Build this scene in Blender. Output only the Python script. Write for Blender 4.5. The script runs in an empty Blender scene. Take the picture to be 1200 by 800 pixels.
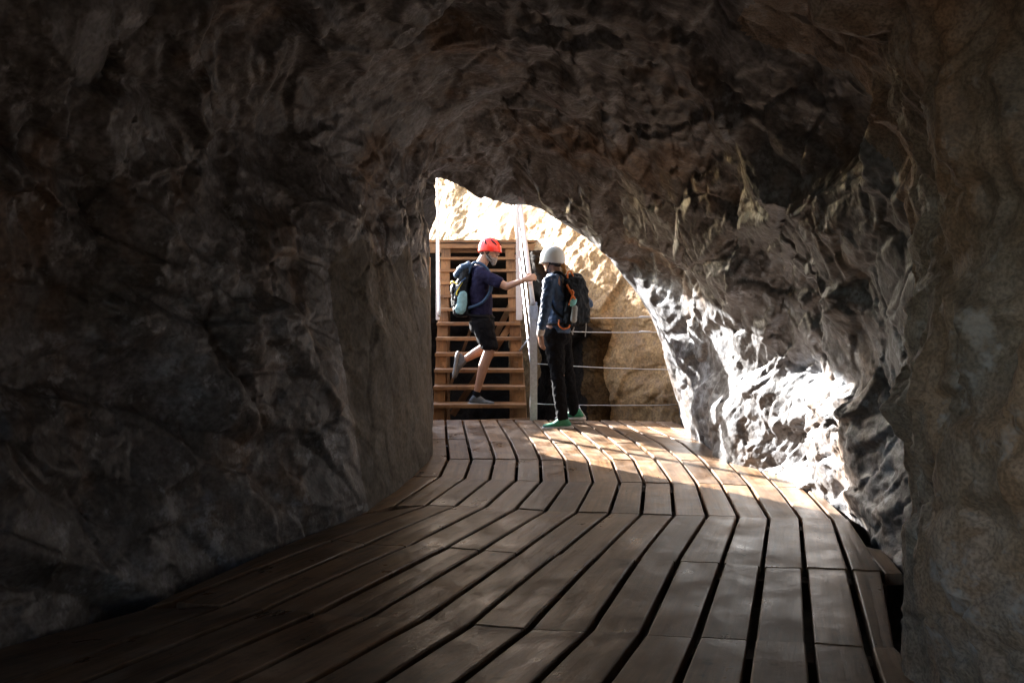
import bpy, bmesh, math, random
import numpy as np
from mathutils import Vector, Matrix
random.seed(7)
R = math.radians
scene = bpy.context.scene
COL = scene.collection
EYE = 1.2

# ---------------------------------------------------------------- helpers
def G(x, y, z=0.0):
    """point on the level z seen at photo position x,y (1200x800 photo, horizon 350, focal 1000)"""
    Y = (EYE - z) * 1000.0 / (y - 350.0)
    return Vector(((x - 600.0) / 1000.0 * Y, Y, z))
def at(x, y, Y):
    return Vector(((x - 600.0) / 1000.0 * Y, Y, EYE - (y - 350.0) / 1000.0 * Y))

def tag(o, label=None, cat=None, group=None, kind=None):
    if label: o['label'] = label
    if cat: o['category'] = cat
    if group: o['group'] = group
    if kind: o['kind'] = kind
    return o
def empty(name, loc, label, cat, group=None):
    o = bpy.data.objects.new(name, None); COL.objects.link(o)
    o.location = loc; o.empty_display_size = 0.2
    return tag(o, label, cat, group)
def link(name, me, mats, parent=None, smooth=True):
    o = bpy.data.objects.new(name, me); COL.objects.link(o)
    for m in (mats if isinstance(mats, (list, tuple)) else [mats]):
        me.materials.append(m)
    if smooth:
        me.polygons.foreach_set('use_smooth', [True] * len(me.polygons))
    if parent is not None:
        o.parent = parent
        o.matrix_parent_inverse = Matrix.Translation(-Vector(parent.location))
    return o
def from_bm(name, bm, mats, parent=None, smooth=False, bevel=0.0, seg=2):
    if bevel > 0:
        bmesh.ops.bevel(bm, geom=bm.edges[:], offset=bevel, segments=seg, affect='EDGES', profile=0.5)
    me = bpy.data.meshes.new(name); bm.to_mesh(me); bm.free()
    return link(name, me, mats, parent, smooth)

def bm_box(bm, c, half, ax=None, uv=None):
    """box centred at c, half sizes, ax = 3 axis vectors"""
    ax = ax or (Vector((1,0,0)), Vector((0,1,0)), Vector((0,0,1)))
    vs = []
    for sz in (-1, 1):
        for sy in (-1, 1):
            for sx in (-1, 1):
                vs.append(bm.verts.new(Vector(c) + ax[0]*half[0]*sx + ax[1]*half[1]*sy + ax[2]*half[2]*sz))
    F = [(0,2,3,1),(4,5,7,6),(0,1,5,4),(2,6,7,3),(0,4,6,2),(1,3,7,5)]
    for f in F: bm.faces.new([vs[i] for i in f])
    return vs
def bm_beam(bm, a, b, w, h, up=Vector((0,0,1))):
    a, b = Vector(a), Vector(b); d = (b-a); L = d.length; d.normalize()
    s = d.cross(up).normalized(); u = s.cross(d).normalized()
    bm_box(bm, (a+b)/2, (L/2, w/2, h/2), (d, s, u))
def bm_tube(bm, pts, r, n=10, caps=True):
    pts = [Vector(p) for p in pts]
    rs = r if isinstance(r, (list, tuple)) else [r]*len(pts)
    rings = []; prev = None
    for i, p in enumerate(pts):
        t = (pts[min(i+1, len(pts)-1)] - pts[max(i-1, 0)]).normalized()
        ref = Vector((0,0,1)) if abs(t.z) < 0.9 else Vector((1,0,0))
        if prev is None: u = t.cross(ref).normalized()
        else: u = (prev - t*prev.dot(t)).normalized()
        prev = u; v = t.cross(u)
        rings.append([bm.verts.new(p + (u*math.cos(2*math.pi*k/n) + v*math.sin(2*math.pi*k/n))*rs[i]) for k in range(n)])
    for a, b in zip(rings[:-1], rings[1:]):
        for k in range(n):
            bm.faces.new((a[k], a[(k+1)%n], b[(k+1)%n], b[k]))
    if caps:
        bm.faces.new(rings[0][::-1]); bm.faces.new(rings[-1])
def spline(pts, n=8):
    P = [Vector(p) for p in pts]; P = [P[0]*2-P[1]] + P + [P[-1]*2-P[-2]]; out = []
    for i in range(1, len(P)-2):
        for k in range(n):
            t = k/n
            out.append(0.5*((2*P[i]) + (P[i+1]-P[i-1])*t + (2*P[i-1]-5*P[i]+4*P[i+1]-P[i+2])*t*t + (3*P[i]-P[i-1]-3*P[i+1]+P[i+2])*t**3))
    out.append(P[-2]); return out

# ---- rounded solids grown together into one surface (voxel remesh)
_b = bmesh.new(); bmesh.ops.create_icosphere(_b, subdivisions=3, radius=1.0); ICO = [tuple(v.co) for v in _b.verts]; _b.free()
def blob(name, shapes, mats, parent=None, voxel=0.007, smooth=2, noise=0.0, sub=3):
    """shapes: lists of (centre, radii) hulled together, each list convex"""
    bm = bmesh.new()
    for sh in shapes:
        t = bmesh.new()
        for (c, r) in sh:
            r = (r, r, r) if isinstance(r, (int, float)) else r
            rot = r[3] if len(r) == 4 else Matrix.Identity(3)
            for q in ICO: t.verts.new(Vector(c) + rot @ Vector((q[0]*r[0], q[1]*r[1], q[2]*r[2])))
        bmesh.ops.convex_hull(t, input=t.verts[:], use_existing_faces=False)
        bmesh.ops.delete(t, geom=[v for v in t.verts if not v.link_faces], context='VERTS')
        tm = bpy.data.meshes.new('t'); t.to_mesh(tm); t.free(); bm.from_mesh(tm); bpy.data.meshes.remove(tm)
    bmesh.ops.recalc_face_normals(bm, faces=bm.faces)
    me = bpy.data.meshes.new(name + '_raw'); bm.to_mesh(me); bm.free()
    tmp = bpy.data.objects.new('tmp', me); COL.objects.link(tmp)
    m = tmp.modifiers.new('r', 'REMESH'); m.mode = 'VOXEL'; m.voxel_size = voxel; m.use_smooth_shade = True
    if smooth:
        s = tmp.modifiers.new('s', 'SMOOTH'); s.factor = 0.5; s.iterations = smooth
    dg = bpy.context.evaluated_depsgraph_get()
    out = bpy.data.meshes.new_from_object(tmp.evaluated_get(dg))
    bpy.data.objects.remove(tmp); bpy.data.meshes.remove(me)
    out.name = name; out.materials.clear()
    if noise > 0:
        n = len(out.vertices); co = np.empty(n*3); out.vertices.foreach_get('co', co); co = co.reshape(-1, 3)
        no = np.empty(n*3, dtype=np.float32); out.vertices.foreach_get('normal', no); no = no.reshape(-1, 3)
        d = fbm(co*16, 3, 5)*noise
        # cloth folds: stretched noise
        co = co + no*d[:, None]
        out.vertices.foreach_set('co', co.reshape(-1)); out.update()
    return link(name, out, mats, parent, True)
def cap(a, ra, b, rb): return [(a, ra), (b, rb)]

# ---------------------------------------------------------------- numpy noise
def _hash(ix, iy, iz, seed):
    h = (ix.astype(np.uint32)*np.uint32(374761393) + iy.astype(np.uint32)*np.uint32(668265263)
         + iz.astype(np.uint32)*np.uint32(2147483647) + np.uint32((seed*1274126177) & 0xffffffff))
    h = (h ^ (h >> np.uint32(13)))*np.uint32(1274126177)
    h = (h ^ (h >> np.uint32(16)))*np.uint32(2246822519)
    return h ^ (h >> np.uint32(15))
def vnoise(p, seed=0):
    """gradient noise, about -1..1"""
    i = np.floor(p).astype(np.int64); f = p - i
    u = f*f*f*(f*(f*6-15)+10); res = 0
    for dx in (0, 1):
        for dy in (0, 1):
            for dz in (0, 1):
                h = _hash((i[:,0]+dx), (i[:,1]+dy), (i[:,2]+dz), seed)
                gx = (h & np.uint32(1023)).astype(np.float64)/511.5-1
                gy = ((h >> np.uint32(10)) & np.uint32(1023)).astype(np.float64)/511.5-1
                gz = ((h >> np.uint32(20)) & np.uint32(1023)).astype(np.float64)/511.5-1
                w = (u[:,0] if dx else 1-u[:,0])*(u[:,1] if dy else 1-u[:,1])*(u[:,2] if dz else 1-u[:,2])
                res = res + w*(gx*(f[:,0]-dx)+gy*(f[:,1]-dy)+gz*(f[:,2]-dz))
    return res*1.3
def fbm(p, octs=4, seed=0, gain=0.5):
    a = 1.0; s = 0; q = p.copy()
    for o in range(octs):
        s = s + a*vnoise(q, seed+o*17); a *= gain; q = q*2.03+11.3
    return s
def ridged(p, octs=4, seed=0, gain=0.5):
    a = 1.0; s = 0; q = p.copy()
    for o in range(octs):
        s = s + a*(1-2*np.abs(vnoise(q, seed+o*13))); a *= gain; q = q*2.1+7.7
    return s - 0.55
def worley(p, seed=0):
    """F1 distance and a random per cell, facetted rock"""
    i = np.floor(p).astype(np.int64); best = np.full(len(p), 9.0); sec = best.copy(); rid = np.zeros(len(p))
    for dx in (-1, 0, 1):
        for dy in (-1, 0, 1):
            for dz in (-1, 0, 1):
                c = i + np.array([dx, dy, dz])
                h = _hash(c[:,0], c[:,1], c[:,2], seed)
                px = c[:,0]+(h & np.uint32(1023))/1023.0
                py = c[:,1]+((h >> np.uint32(10)) & np.uint32(1023))/1023.0
                pz = c[:,2]+((h >> np.uint32(20)) & np.uint32(1023))/1023.0
                d = np.sqrt((px-p[:,0])**2+(py-p[:,1])**2+(pz-p[:,2])**2)
                m = d < best
                sec = np.where(m, best, np.minimum(sec, d))
                rid = np.where(m, ((h >> np.uint32(5)) & np.uint32(255))/255.0, rid)
                best = np.where(m, d, best)
    return best, sec-best, rid
def facet(p, seed=0):
    """broken rock: every cell is a tilted plane; returns height about -1..1, crack distance"""
    i = np.floor(p).astype(np.int64); b1 = np.full(len(p), 9.0); b2 = b1.copy(); v1 = np.zeros(len(p)); v2 = v1.copy()
    for dx in (-1, 0, 1):
        for dy in (-1, 0, 1):
            for dz in (-1, 0, 1):
                c = i + np.array([dx, dy, dz])
                h = _hash(c[:,0], c[:,1], c[:,2], seed); k = _hash(c[:,0], c[:,1], c[:,2], seed+99)
                ox = p[:,0]-c[:,0]-(h & np.uint32(1023))/1023.0
                oy = p[:,1]-c[:,1]-((h >> np.uint32(10)) & np.uint32(1023))/1023.0
                oz = p[:,2]-c[:,2]-((h >> np.uint32(20)) & np.uint32(1023))/1023.0
                g = [((k >> np.uint32(q)) & np.uint32(255))/127.5-1 for q in (0, 8, 16, 24)]
                v = ox*g[0]+oy*g[1]+oz*g[2]+0.35*g[3]
                d = np.sqrt(ox*ox+oy*oy+oz*oz)
                m = d < b1; m2 = (~m) & (d < b2)
                b2 = np.where(m, b1, np.where(m2, d, b2)); v2 = np.where(m, v1, np.where(m2, v, v2))
                b1 = np.where(m, d, b1); v1 = np.where(m, v, v1)
    e = b2-b1; w = 0.5+0.5*np.clip(e/0.12, 0, 1)     # short ramp between neighbouring planes
    return v1*w+v2*(1-w), e
def sstep(a, b, x):
    t = np.clip((x-a)/(b-a), 0, 1); return t*t*(3-2*t)

# ---------------------------------------------------------------- materials
def mat(name):
    m = bpy.data.materials.new(name); m.use_nodes = True
    nt = m.node_tree; nt.nodes.clear()
    out = nt.nodes.new('ShaderNodeOutputMaterial'); b = nt.nodes.new('ShaderNodeBsdfPrincipled')
    nt.links.new(b.outputs[0], out.inputs[0])
    return m, nt, b
def N(nt, t, **kw):
    n = nt.nodes.new(t)
    for k, v in kw.items():
        if k in n.inputs: n.inputs[k].default_value = v
        else: setattr(n, k, v)
    return n
def coords(nt, kind='Object', scale=(1,1,1)):
    tc = N(nt, 'ShaderNodeTexCoord'); mp = N(nt, 'ShaderNodeMapping'); mp.inputs['Scale'].default_value = scale
    nt.links.new(tc.outputs[kind], mp.inputs[0]); return mp.outputs[0]
def noise(nt, vec, scale, detail=4, rough=0.6, dist=0.0):
    n = N(nt, 'ShaderNodeTexNoise'); n.inputs['Scale'].default_value = scale; n.inputs['Detail'].default_value = detail
    n.inputs['Roughness'].default_value = rough; n.inputs['Distortion'].default_value = dist
    nt.links.new(vec, n.inputs['Vector']); return n.outputs['Fac']
def ramp(nt, fac, stops):
    r = N(nt, 'ShaderNodeValToRGB'); e = r.color_ramp.elements
    while len(e) < len(stops): e.new(0.5)
    for s, (p, c) in zip(e, stops):
        s.position = p; s.color = (*c, 1) if len(c) == 3 else c
    nt.links.new(fac, r.inputs[0]); return r.outputs[0]
def mix(nt, fac, a, b, mode='MIX'):
    m = N(nt, 'ShaderNodeMix', data_type='RGBA', blend_type=mode)
    for s, v in ((m.inputs['Factor'], fac), (m.inputs[6], a), (m.inputs[7], b)):
        if isinstance(v, (int, float)): s.default_value = v
        elif isinstance(v, tuple): s.default_value = (*v, 1)
        else: nt.links.new(v, s)
    return m.outputs[2]
def bump(nt, b, h, strength, dist, prev=None):
    n = N(nt, 'ShaderNodeBump'); n.inputs['Strength'].default_value = strength; n.inputs['Distance'].default_value = dist
    nt.links.new(h, n.inputs['Height'])
    if prev is not None: nt.links.new(prev, n.inputs['Normal'])
    nt.links.new(n.outputs[0], b.inputs['Normal']); return n.outputs[0]

def rock_material(name, dark, midc, light, stain, stain_at, crust=None, rough=0.75, bs=1.0, spec=0.6, fine=38.0):
    m, nt, b = mat(name); v = coords(nt)
    f1 = noise(nt, v, 2.2, 5, 0.68, 0.0); f2 = noise(nt, v, 9.0, 3.5, 0.70, 0.0); f3 = noise(nt, v, fine, 1.5, 0.6)
    c = ramp(nt, f1, [(0.34, dark), (0.5, midc), (0.70, light)])
    c2 = ramp(nt, f2, [(0.28, dark), (0.52, midc), (0.78, light)])
    c = mix(nt, 0.38, c, c2)
    st = ramp(nt, noise(nt, coords(nt, 'Object', (1, 1, 0.45)), 1.5, 4, 0.7, 0.1), [(stain_at, (0,0,0)), (stain_at+0.14, (1,1,1))])
    c = mix(nt, st, c, mix(nt, 0.35, stain, c))
    sp = ramp(nt, f3, [(0.36, (0.45,0.44,0.43)), (0.5, (0.95,0.95,0.95)), (0.64, (1.35,1.35,1.35))])
    c = mix(nt, 0.58, c, sp, 'MULTIPLY')
    f4 = noise(nt, v, 21.0, 2, 0.7)
    c = mix(nt, 0.22, c, ramp(nt, f4, [(0.36, (0.5,0.49,0.48)), (0.5, (0.97,0.97,0.97)), (0.64, (1.4,1.4,1.4))]), 'MULTIPLY')
    if crust:
        ck = ramp(nt, noise(nt, v, 5.5, 4, 0.75, 0.0), [(0.57, (0,0,0)), (0.66, (1,1,1))])
        c = mix(nt, mix(nt, 0.55, (0,0,0), ck), c, crust)
    nt.links.new(c, b.inputs['Base Color'])
    rr = ramp(nt, f2, [(0.3, (rough-0.2,)*3), (0.7, (min(1, rough+0.15),)*3)])
    nt.links.new(rr, b.inputs['Roughness']); b.inputs['Specular IOR Level'].default_value = spec
    p = bump(nt, b, f2, 0.35*bs, 0.025)
    bump(nt, b, f3, 0.45*bs, 0.005, p)
    return m
M = {}
M['rock'] = rock_material('grey_rock', (0.030,0.028,0.028), (0.130,0.124,0.124), (0.36,0.385,0.43), (0.22,0.135,0.075), 0.54, crust=(0.46,0.49,0.54), rough=0.58)
M['brown_rock'] = rock_material('brown_rock', (0.075,0.055,0.040), (0.27,0.20,0.145), (0.46,0.41,0.37), (0.34,0.19,0.10), 0.47, crust=(0.42,0.39,0.37), rough=0.62, fine=95.0)
M['plaster'] = rock_material('smooth_wall', (0.05,0.044,0.036), (0.10,0.088,0.070), (0.17,0.155,0.13), (0.12,0.085,0.05), 0.55, bs=0.35)
M['ochre'] = rock_material('ochre_rock', (0.16,0.082,0.030), (0.30,0.170,0.064), (0.43,0.265,0.115), (0.24,0.115,0.04), 0.60, rough=0.9)
M['shade_rock'] = rock_material('shade_black_rock', (0.006,0.005,0.004), (0.014,0.011,0.009), (0.03,0.024,0.018), (0.02,0.012,0.008), 0.55, rough=0.95, spec=0.05)  # near-black ledge colour, painted shade of the void below the landing
M['shade_ochre'] = rock_material('shaded_ochre_rock', (0.015,0.009,0.005), (0.05,0.028,0.012), (0.13,0.08,0.035), (0.06,0.03,0.012), 0.55, rough=0.95, spec=0.05)  # darkened ochre, shade painted where the ledge runs into the cliff
M['soil'] = rock_material('soil', (0.05,0.04,0.03), (0.10,0.085,0.07), (0.17,0.15,0.13), (0.1,0.07,0.04), 0.55)

def wood_material(name, dark, light, wear, rough=0.42, uvscale=1.0, grainy=1.0):
    m, nt, b = mat(name)
    uv = coords(nt, 'UV', (1.6*uvscale, 26*uvscale, 1)); uvw = coords(nt, 'UV', (1,1,1))
    geo = N(nt, 'ShaderNodeNewGeometry')
    # shift each board's figure by its own random number
    add = N(nt, 'ShaderNodeVectorMath', operation='ADD'); sc = N(nt, 'ShaderNodeVectorMath', operation='SCALE')
    cmb = N(nt, 'ShaderNodeCombineXYZ')
    for i in range(3): nt.links.new(geo.outputs['Random Per Island'], cmb.inputs[i])
    sc.inputs['Scale'].default_value = 57.0; nt.links.new(cmb.outputs[0], sc.inputs[0])
    nt.links.new(uv, add.inputs[0]); nt.links.new(sc.outputs[0], add.inputs[1])
    g = noise(nt, add.outputs[0], 1.6, 6, 0.65, 0.25)
    add2 = N(nt, 'ShaderNodeVectorMath', operation='ADD'); nt.links.new(uvw, add2.inputs[0]); nt.links.new(sc.outputs[0], add2.inputs[1])
    blot = noise(nt, add2.outputs[0], 5.0, 5, 0.6, 0.3); fine = noise(nt, add2.outputs[0], 70, 4, 0.7)
    c = ramp(nt, g, [(0.28, dark), (0.68, light)])
    w = ramp(nt, blot, [(0.44, (0,0,0)), (0.64, (1,1,1))])
    c = mix(nt, mix(nt, 0.75, (0,0,0), w), c, wear)
    tint = ramp(nt, geo.outputs['Random Per Island'], [(0.0, (0.62,0.60,0.60)), (0.35, (0.88,0.86,0.86)), (0.7, (1.0,0.93,0.86)), (1.0, (1.2,1.12,1.05))])
    c = mix(nt, 0.9, c, tint, 'MULTIPLY')
    big = noise(nt, add2.outputs[0], 2.3, 4, 0.65, 0.2); knot = noise(nt, add2.outputs[0], 11.0, 3, 0.7, 0.1)
    c = mix(nt, 0.9, c, ramp(nt, big, [(0.34, (0.48,0.44,0.42)), (0.5, (0.95,0.93,0.92)), (0.66, (1.25,1.22,1.2))]), 'MULTIPLY')
    c = mix(nt, 0.8, c, ramp(nt, knot, [(0.28, (0.35,0.30,0.27)), (0.40, (1,1,1))]), 'MULTIPLY')
    nt.links.new(c, b.inputs['Base Color'])
    rr = ramp(nt, blot, [(0.3, (rough-0.12,)*3), (0.7, (rough+0.22,)*3)])
    nt.links.new(rr, b.inputs['Roughness']); b.inputs['Specular IOR Level'].default_value = 0.5
    p = bump(nt, b, g, 0.35*grainy, 0.004); p = bump(nt, b, blot, 0.3, 0.006, p); bump(nt, b, fine, 0.35, 0.0015, p)
    return m
M['deck'] = wood_material('deck_wood', (0.060,0.036,0.022), (0.28,0.170,0.092), (0.33,0.245,0.17), 0.36)
M['stair'] = wood_material('stair_wood', (0.09,0.045,0.018), (0.26,0.135,0.052), (0.23,0.135,0.062), 0.55)
M['beam'] = wood_material('beam_wood', (0.06,0.04,0.028), (0.13,0.085,0.055), (0.12,0.09,0.07), 0.7)

def plain(name, col, rough=0.6, metal=0.0, var=0.25, scale=30, bmp=0.15, bd=0.003, sheen=0.0):
    m, nt, b = mat(name); v = coords(nt)
    f = noise(nt, v, scale, 5, 0.65)
    lo = tuple(c*(1-var) for c in col); hi = tuple(min(1, c*(1+var)) for c in col)
    nt.links.new(ramp(nt, f, [(0.3, lo), (0.7, hi)]), b.inputs['Base Color'])
    b.inputs['Roughness'].default_value = rough; b.inputs['Metallic'].default_value = metal
    if rough > 0.8 or 'nylon' in name: b.inputs['Specular IOR Level'].default_value = 0.15
    if sheen: b.inputs['Sheen Weight'].default_value = sheen
    bump(nt, b, f, bmp, bd); return m
M['steel'] = plain('galvanised_steel', (0.55,0.54,0.55), 0.42, 0.75, 0.2, 40, 0.1)
M['painted'] = plain('pale_painted_metal', (0.55,0.52,0.51), 0.4, 0.1, 0.06, 40, 0.05)
M['skin'] = plain('skin', (0.36,0.19,0.12), 0.5, 0, 0.12, 20, 0.1, 0.002)
M['navy'] = plain('navy_cotton', (0.012,0.011,0.034), 0.85, 0, 0.25, 60, 0.3, 0.002)
M['black'] = plain('black_cloth', (0.0045,0.0045,0.006), 0.9, 0, 0.3, 50, 0.3, 0.002)
M['jacket'] = plain('blue_jacket', (0.020,0.048,0.105), 0.6, 0, 0.3, 35, 0.5, 0.004)
M['pack_dark'] = plain('dark_pack_nylon', (0.007,0.008,0.010), 0.55, 0, 0.3, 45, 0.4, 0.003)
M['pack_blue'] = plain('slate_pack_nylon', (0.035,0.065,0.12), 0.6, 0, 0.3, 45, 0.4, 0.003)
M['teal'] = plain('pale_teal_nylon', (0.20,0.34,0.36), 0.6, 0, 0.2, 45, 0.3, 0.003)
M['aqua'] = plain('aqua_cloth', (0.25,0.62,0.60), 0.7, 0, 0.1, 45, 0.2)
M['grey'] = plain('grey_cloth', (0.36,0.37,0.36), 0.7, 0, 0.15, 45, 0.3)
M['orange'] = plain('orange_strap', (0.80,0.20,0.035), 0.55, 0, 0.1, 45, 0.1)
M['yellow'] = plain('yellow_webbing', (0.75,0.60,0.06), 0.55, 0, 0.1, 45, 0.1)
M['red'] = plain('red_helmet_plastic', (0.72,0.030,0.015), 0.28, 0, 0.06, 12, 0.03)
M['white'] = plain('white_helmet_plastic', (0.72,0.70,0.64), 0.32, 0, 0.06, 12, 0.03)
M['beard'] = plain('grey_beard', (0.22,0.19,0.17), 0.9, 0, 0.5, 90, 0.8, 0.006)
M['dark_hair'] = plain('dark_hair', (0.03,0.022,0.018), 0.7, 0, 0.4, 90, 0.6, 0.004)
M['blond'] = plain('copper_blond_hair', (0.42,0.20,0.05), 0.6, 0, 0.4, 80, 0.6, 0.004)
M['shoe_grey'] = plain('grey_shoe', (0.09,0.10,0.11), 0.7, 0, 0.4, 40, 0.3)
M['sole'] = plain('shoe_sole', (0.22,0.22,0.21), 0.7, 0, 0.2, 40, 0.2)
M['green'] = plain('green_shoe', (0.03,0.22,0.12), 0.6, 0, 0.25, 40, 0.2)
M['cream'] = plain('cream_sole', (0.55,0.48,0.43), 0.7, 0, 0.15, 40, 0.2)
M['sock'] = plain('red_sock', (0.45,0.05,0.05), 0.8, 0, 0.2, 40, 0.2)
mg, ntg, bg_ = mat('spectacle_glass'); bg_.inputs['Transmission Weight'].default_value = 1.0; bg_.inputs['Roughness'].default_value = 0.05
M['glass'] = mg

# ---------------------------------------------------------------- rock sheets
def catmull(P, t):
    """P (n,...) control array, t array in 0..n-1"""
    n = len(P); i = np.clip(np.floor(t).astype(int), 0, n-2); f = (t-i).reshape((-1,)+(1,)*(P.ndim-1))
    a = P[np.clip(i-1,0,n-1)]; b = P[i]; c = P[i+1]; d = P[np.clip(i+2,0,n-1)]
    return 0.5*(2*b + (c-a)*f + (2*a-5*b+4*c-d)*f*f + (3*b-a-3*c+d)*f**3)
def grid_normals(g):
    du = np.gradient(g, axis=0); dv = np.gradient(g, axis=1)
    n = np.cross(du, dv); n /= np.maximum(np.linalg.norm(n, axis=2, keepdims=True), 1e-9); return n
def grid_mesh(name, g, mats, mat_idx=None, parent=None, hole=None):
    nu, nv = g.shape[:2]; idx = np.arange(nu*nv).reshape(nu, nv)
    q = np.stack([idx[:-1,:-1], idx[1:,:-1], idx[1:,1:], idx[:-1,1:]], axis=2).reshape(-1, 4)
    if hole is not None: q = q[~hole[:-1,:-1].reshape(-1)]
    me = bpy.data.meshes.new(name); me.vertices.add(nu*nv); me.vertices.foreach_set('co', g.reshape(-1).astype(np.float32))
    me.loops.add(len(q)*4); me.loops.foreach_set('vertex_index', q.reshape(-1).astype(np.int32))
    me.polygons.add(len(q)); me.polygons.foreach_set('loop_start', (np.arange(len(q))*4).astype(np.int32))
    me.update(calc_edges=True)
    if mat_idx is not None:
        o = link(name, me, mats, parent)
        mm = mat_idx[:-1,:-1].reshape(-1)
        if hole is not None: mm = mm[~hole[:-1,:-1].reshape(-1)]
        me.polygons.foreach_set('material_index', mm.astype(np.int32)); return o
    return link(name, me, mats, parent)

_rx = np.array(Matrix.Rotation(R(32), 3, 'X') @ Matrix.Rotation(R(18), 3, 'Y'))
def rock_disp(p, big=1.0, mid=1.0, small=1.0, seed=0):
    w = np.stack([fbm(p*1.1+3, 3, seed+1), fbm(p*1.1+31, 3, seed+2), fbm(p*1.1+57, 3, seed+3)], axis=1)
    q = (p @ _rx.T)*np.array([1.0, 0.62, 1.25]) + w*0.10      # beds dip across the tunnel
    d = 0.13*big*fbm(p*0.75, 3, seed+5)
    rough = 0.55 + 0.9*sstep(-0.35, 0.45, fbm(p*0.9+77, 2, seed+4))
    f, e = facet(q*1.15, seed+7);  d = d + mid*0.125*f
    f, e = facet(q*2.6+5, seed+8); d = d + mid*0.062*f*rough - mid*0.016*sstep(0.06, 0.0, e)
    f, e = facet(q*6.0+9, seed+9); d = d + small*0.024*f*rough - small*0.006*sstep(0.07, 0.0, e)
    f, e = facet(q*14+3, seed+10); d = d + small*0.0075*f*rough
    d = d + small*0.011*fbm(p*6.0, 3, seed+19, 0.5)*rough
    return d

# stations of the tunnel: left foot -> crown -> right foot
def Yrim(x): return 7.6 + 0.8*(x-500.0)/300.0
def rim(x, y, dy=0.0):
    Y = Yrim(x)+dy; v = at(x, y, Y); return (v.x, v.y, v.z)
def st(Y, pts): return [(x, Y, z) for x, z in pts]
S = []
S.append(st(-5.0, [(-1.9,-.7),(-1.9,0),(-2.1,.8),(-2.0,1.6),(-1.5,2.4),(-.1,2.9),(1.3,2.5),(1.8,1.7),(1.9,.8),(1.8,0),(1.8,-.7)]))
S.append(st(-2.0, [(-1.8,-.7),(-1.85,0),(-2.05,.8),(-2.0,1.6),(-1.5,2.35),(-.1,2.8),(1.2,2.4),(1.6,1.6),(1.6,.8),(1.5,0),(1.5,-.7)]))
S.append(st(0.3, [(-1.85,-.7),(-1.9,0),(-2.05,.8),(-2.0,1.6),(-1.5,2.35),(-.2,2.75),(1.0,2.35),(1.35,1.6),(1.4,.8),(1.35,0),(1.35,-.7)]))
S.append(st(1.6, [(-1.85,-.7),(-1.95,0),(-2.05,.8),(-1.95,1.6),(-1.4,2.35),(-.2,2.8),(.85,2.4),(1.13,1.7),(1.22,.8),(1.3,0),(1.3,-.7)]))
S.append(st(2.5, [(-1.75,-.7),(-1.82,0),(-1.95,.8),(-1.85,1.55),(-1.35,2.35),(-.2,2.85),(.8,2.5),(1.07,1.8),(1.19,.8),(1.22,0),(1.22,-.7)]))
S.append(st(3.0, [(-1.55,-.7),(-1.62,0),(-1.8,.8),(-1.75,1.55),(-1.25,2.35),(-.15,2.85),(.95,2.55),(1.32,1.85),(1.42,.9),(1.42,0),(1.42,-.7)]))
S.append(st(3.7, [(-1.30,-.7),(-1.36,0),(-1.55,.8),(-1.55,1.55),(-1.15,2.3),(-.15,2.75),(1.0,2.4),(1.55,1.7),(1.72,.9),(1.72,0),(1.72,-.7)]))
S.append(st(4.8, [(-.82,-.7),(-.86,0),(-.98,.8),(-1.05,1.5),(-.9,2.15),(-.05,2.6),(.9,2.25),(1.5,1.6),(1.82,.8),(1.90,0),(1.9,-.7)]))
S.append(st(5.7, [(-.66,-.7),(-.68,0),(-.74,.8),(-.80,1.45),(-.74,2.08),(-.05,2.47),(.82,2.08),(1.42,1.5),(1.76,.75),(1.80,0),(1.85,-.7)]))
S.append(st(6.6, [(-.63,-.7),(-.64,0),(-.64,.8),(-.64,1.5),(-.65,2.16),(-.05,2.34),(.75,1.95),(1.3,1.45),(1.58,.7),(1.56,0),(1.6,-.7)]))
S.append([(-.76,7.5,-.7),(-.76,7.5,0),(-.76,7.5,.8),(-.76,7.5,1.6),rim(494,190),rim(565,221),rim(645,247),rim(712,300),rim(768,380),rim(803,500),(1.66,8.3,-.7)])
S.append([(-1.0,7.75,-.7),(-1.0,7.75,0),(-1.0,7.75,.8),(-1.0,7.75,1.6),(-1.05,7.75,2.7),(-.3,7.9,2.75),(.8,8.1,2.5),(1.5,8.35,1.9),(1.85,8.4,1.1),(1.95,8.5,0),(2.0,8.6,-.7)])
S.append([(-3.2,7.6,-.9),(-3.2,7.6,0),(-3.2,7.6,1.2),(-3.2,7.6,3),(-3.0,7.6,6.5),(-.3,7.9,7),(3,8.4,6.8),(4,8.5,4),(4,8.6,2),(4,8.6,0),(4,8.6,-.9)])
S = np.array(S, dtype=float)
S[2:5,7:,0] += 0.075
S[0,:,1] = np.linspace(-3.2, -7.0, 11); S[0,:5,0] = (-2.9,-2.9,-3.1,-3.0,-2.2); S[0,:,2] = (S[0,:,2]-.2)*0.2+.2; S[0,:,0] = (S[0,:,0]+1.0)*0.2-1.2; S[1,:,2] *= 0.9
S[1,:,1] = np.linspace(-1.2, -2.4, 11)
ts = np.concatenate([np.linspace(0, 2.9, 90, endpoint=False), np.linspace(2.9, 6, 250, endpoint=False), np.linspace(6, 10.05, 330, endpoint=False), np.linspace(10.05, 12, 60)])
tv = np.linspace(0, 10, 640)
g = catmull(S, ts)                        # (nu, 11, 3)
g = catmull(np.swapaxes(g, 0, 1), tv); g = np.swapaxes(g, 0, 1)
nrm = grid_normals(g)
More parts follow.
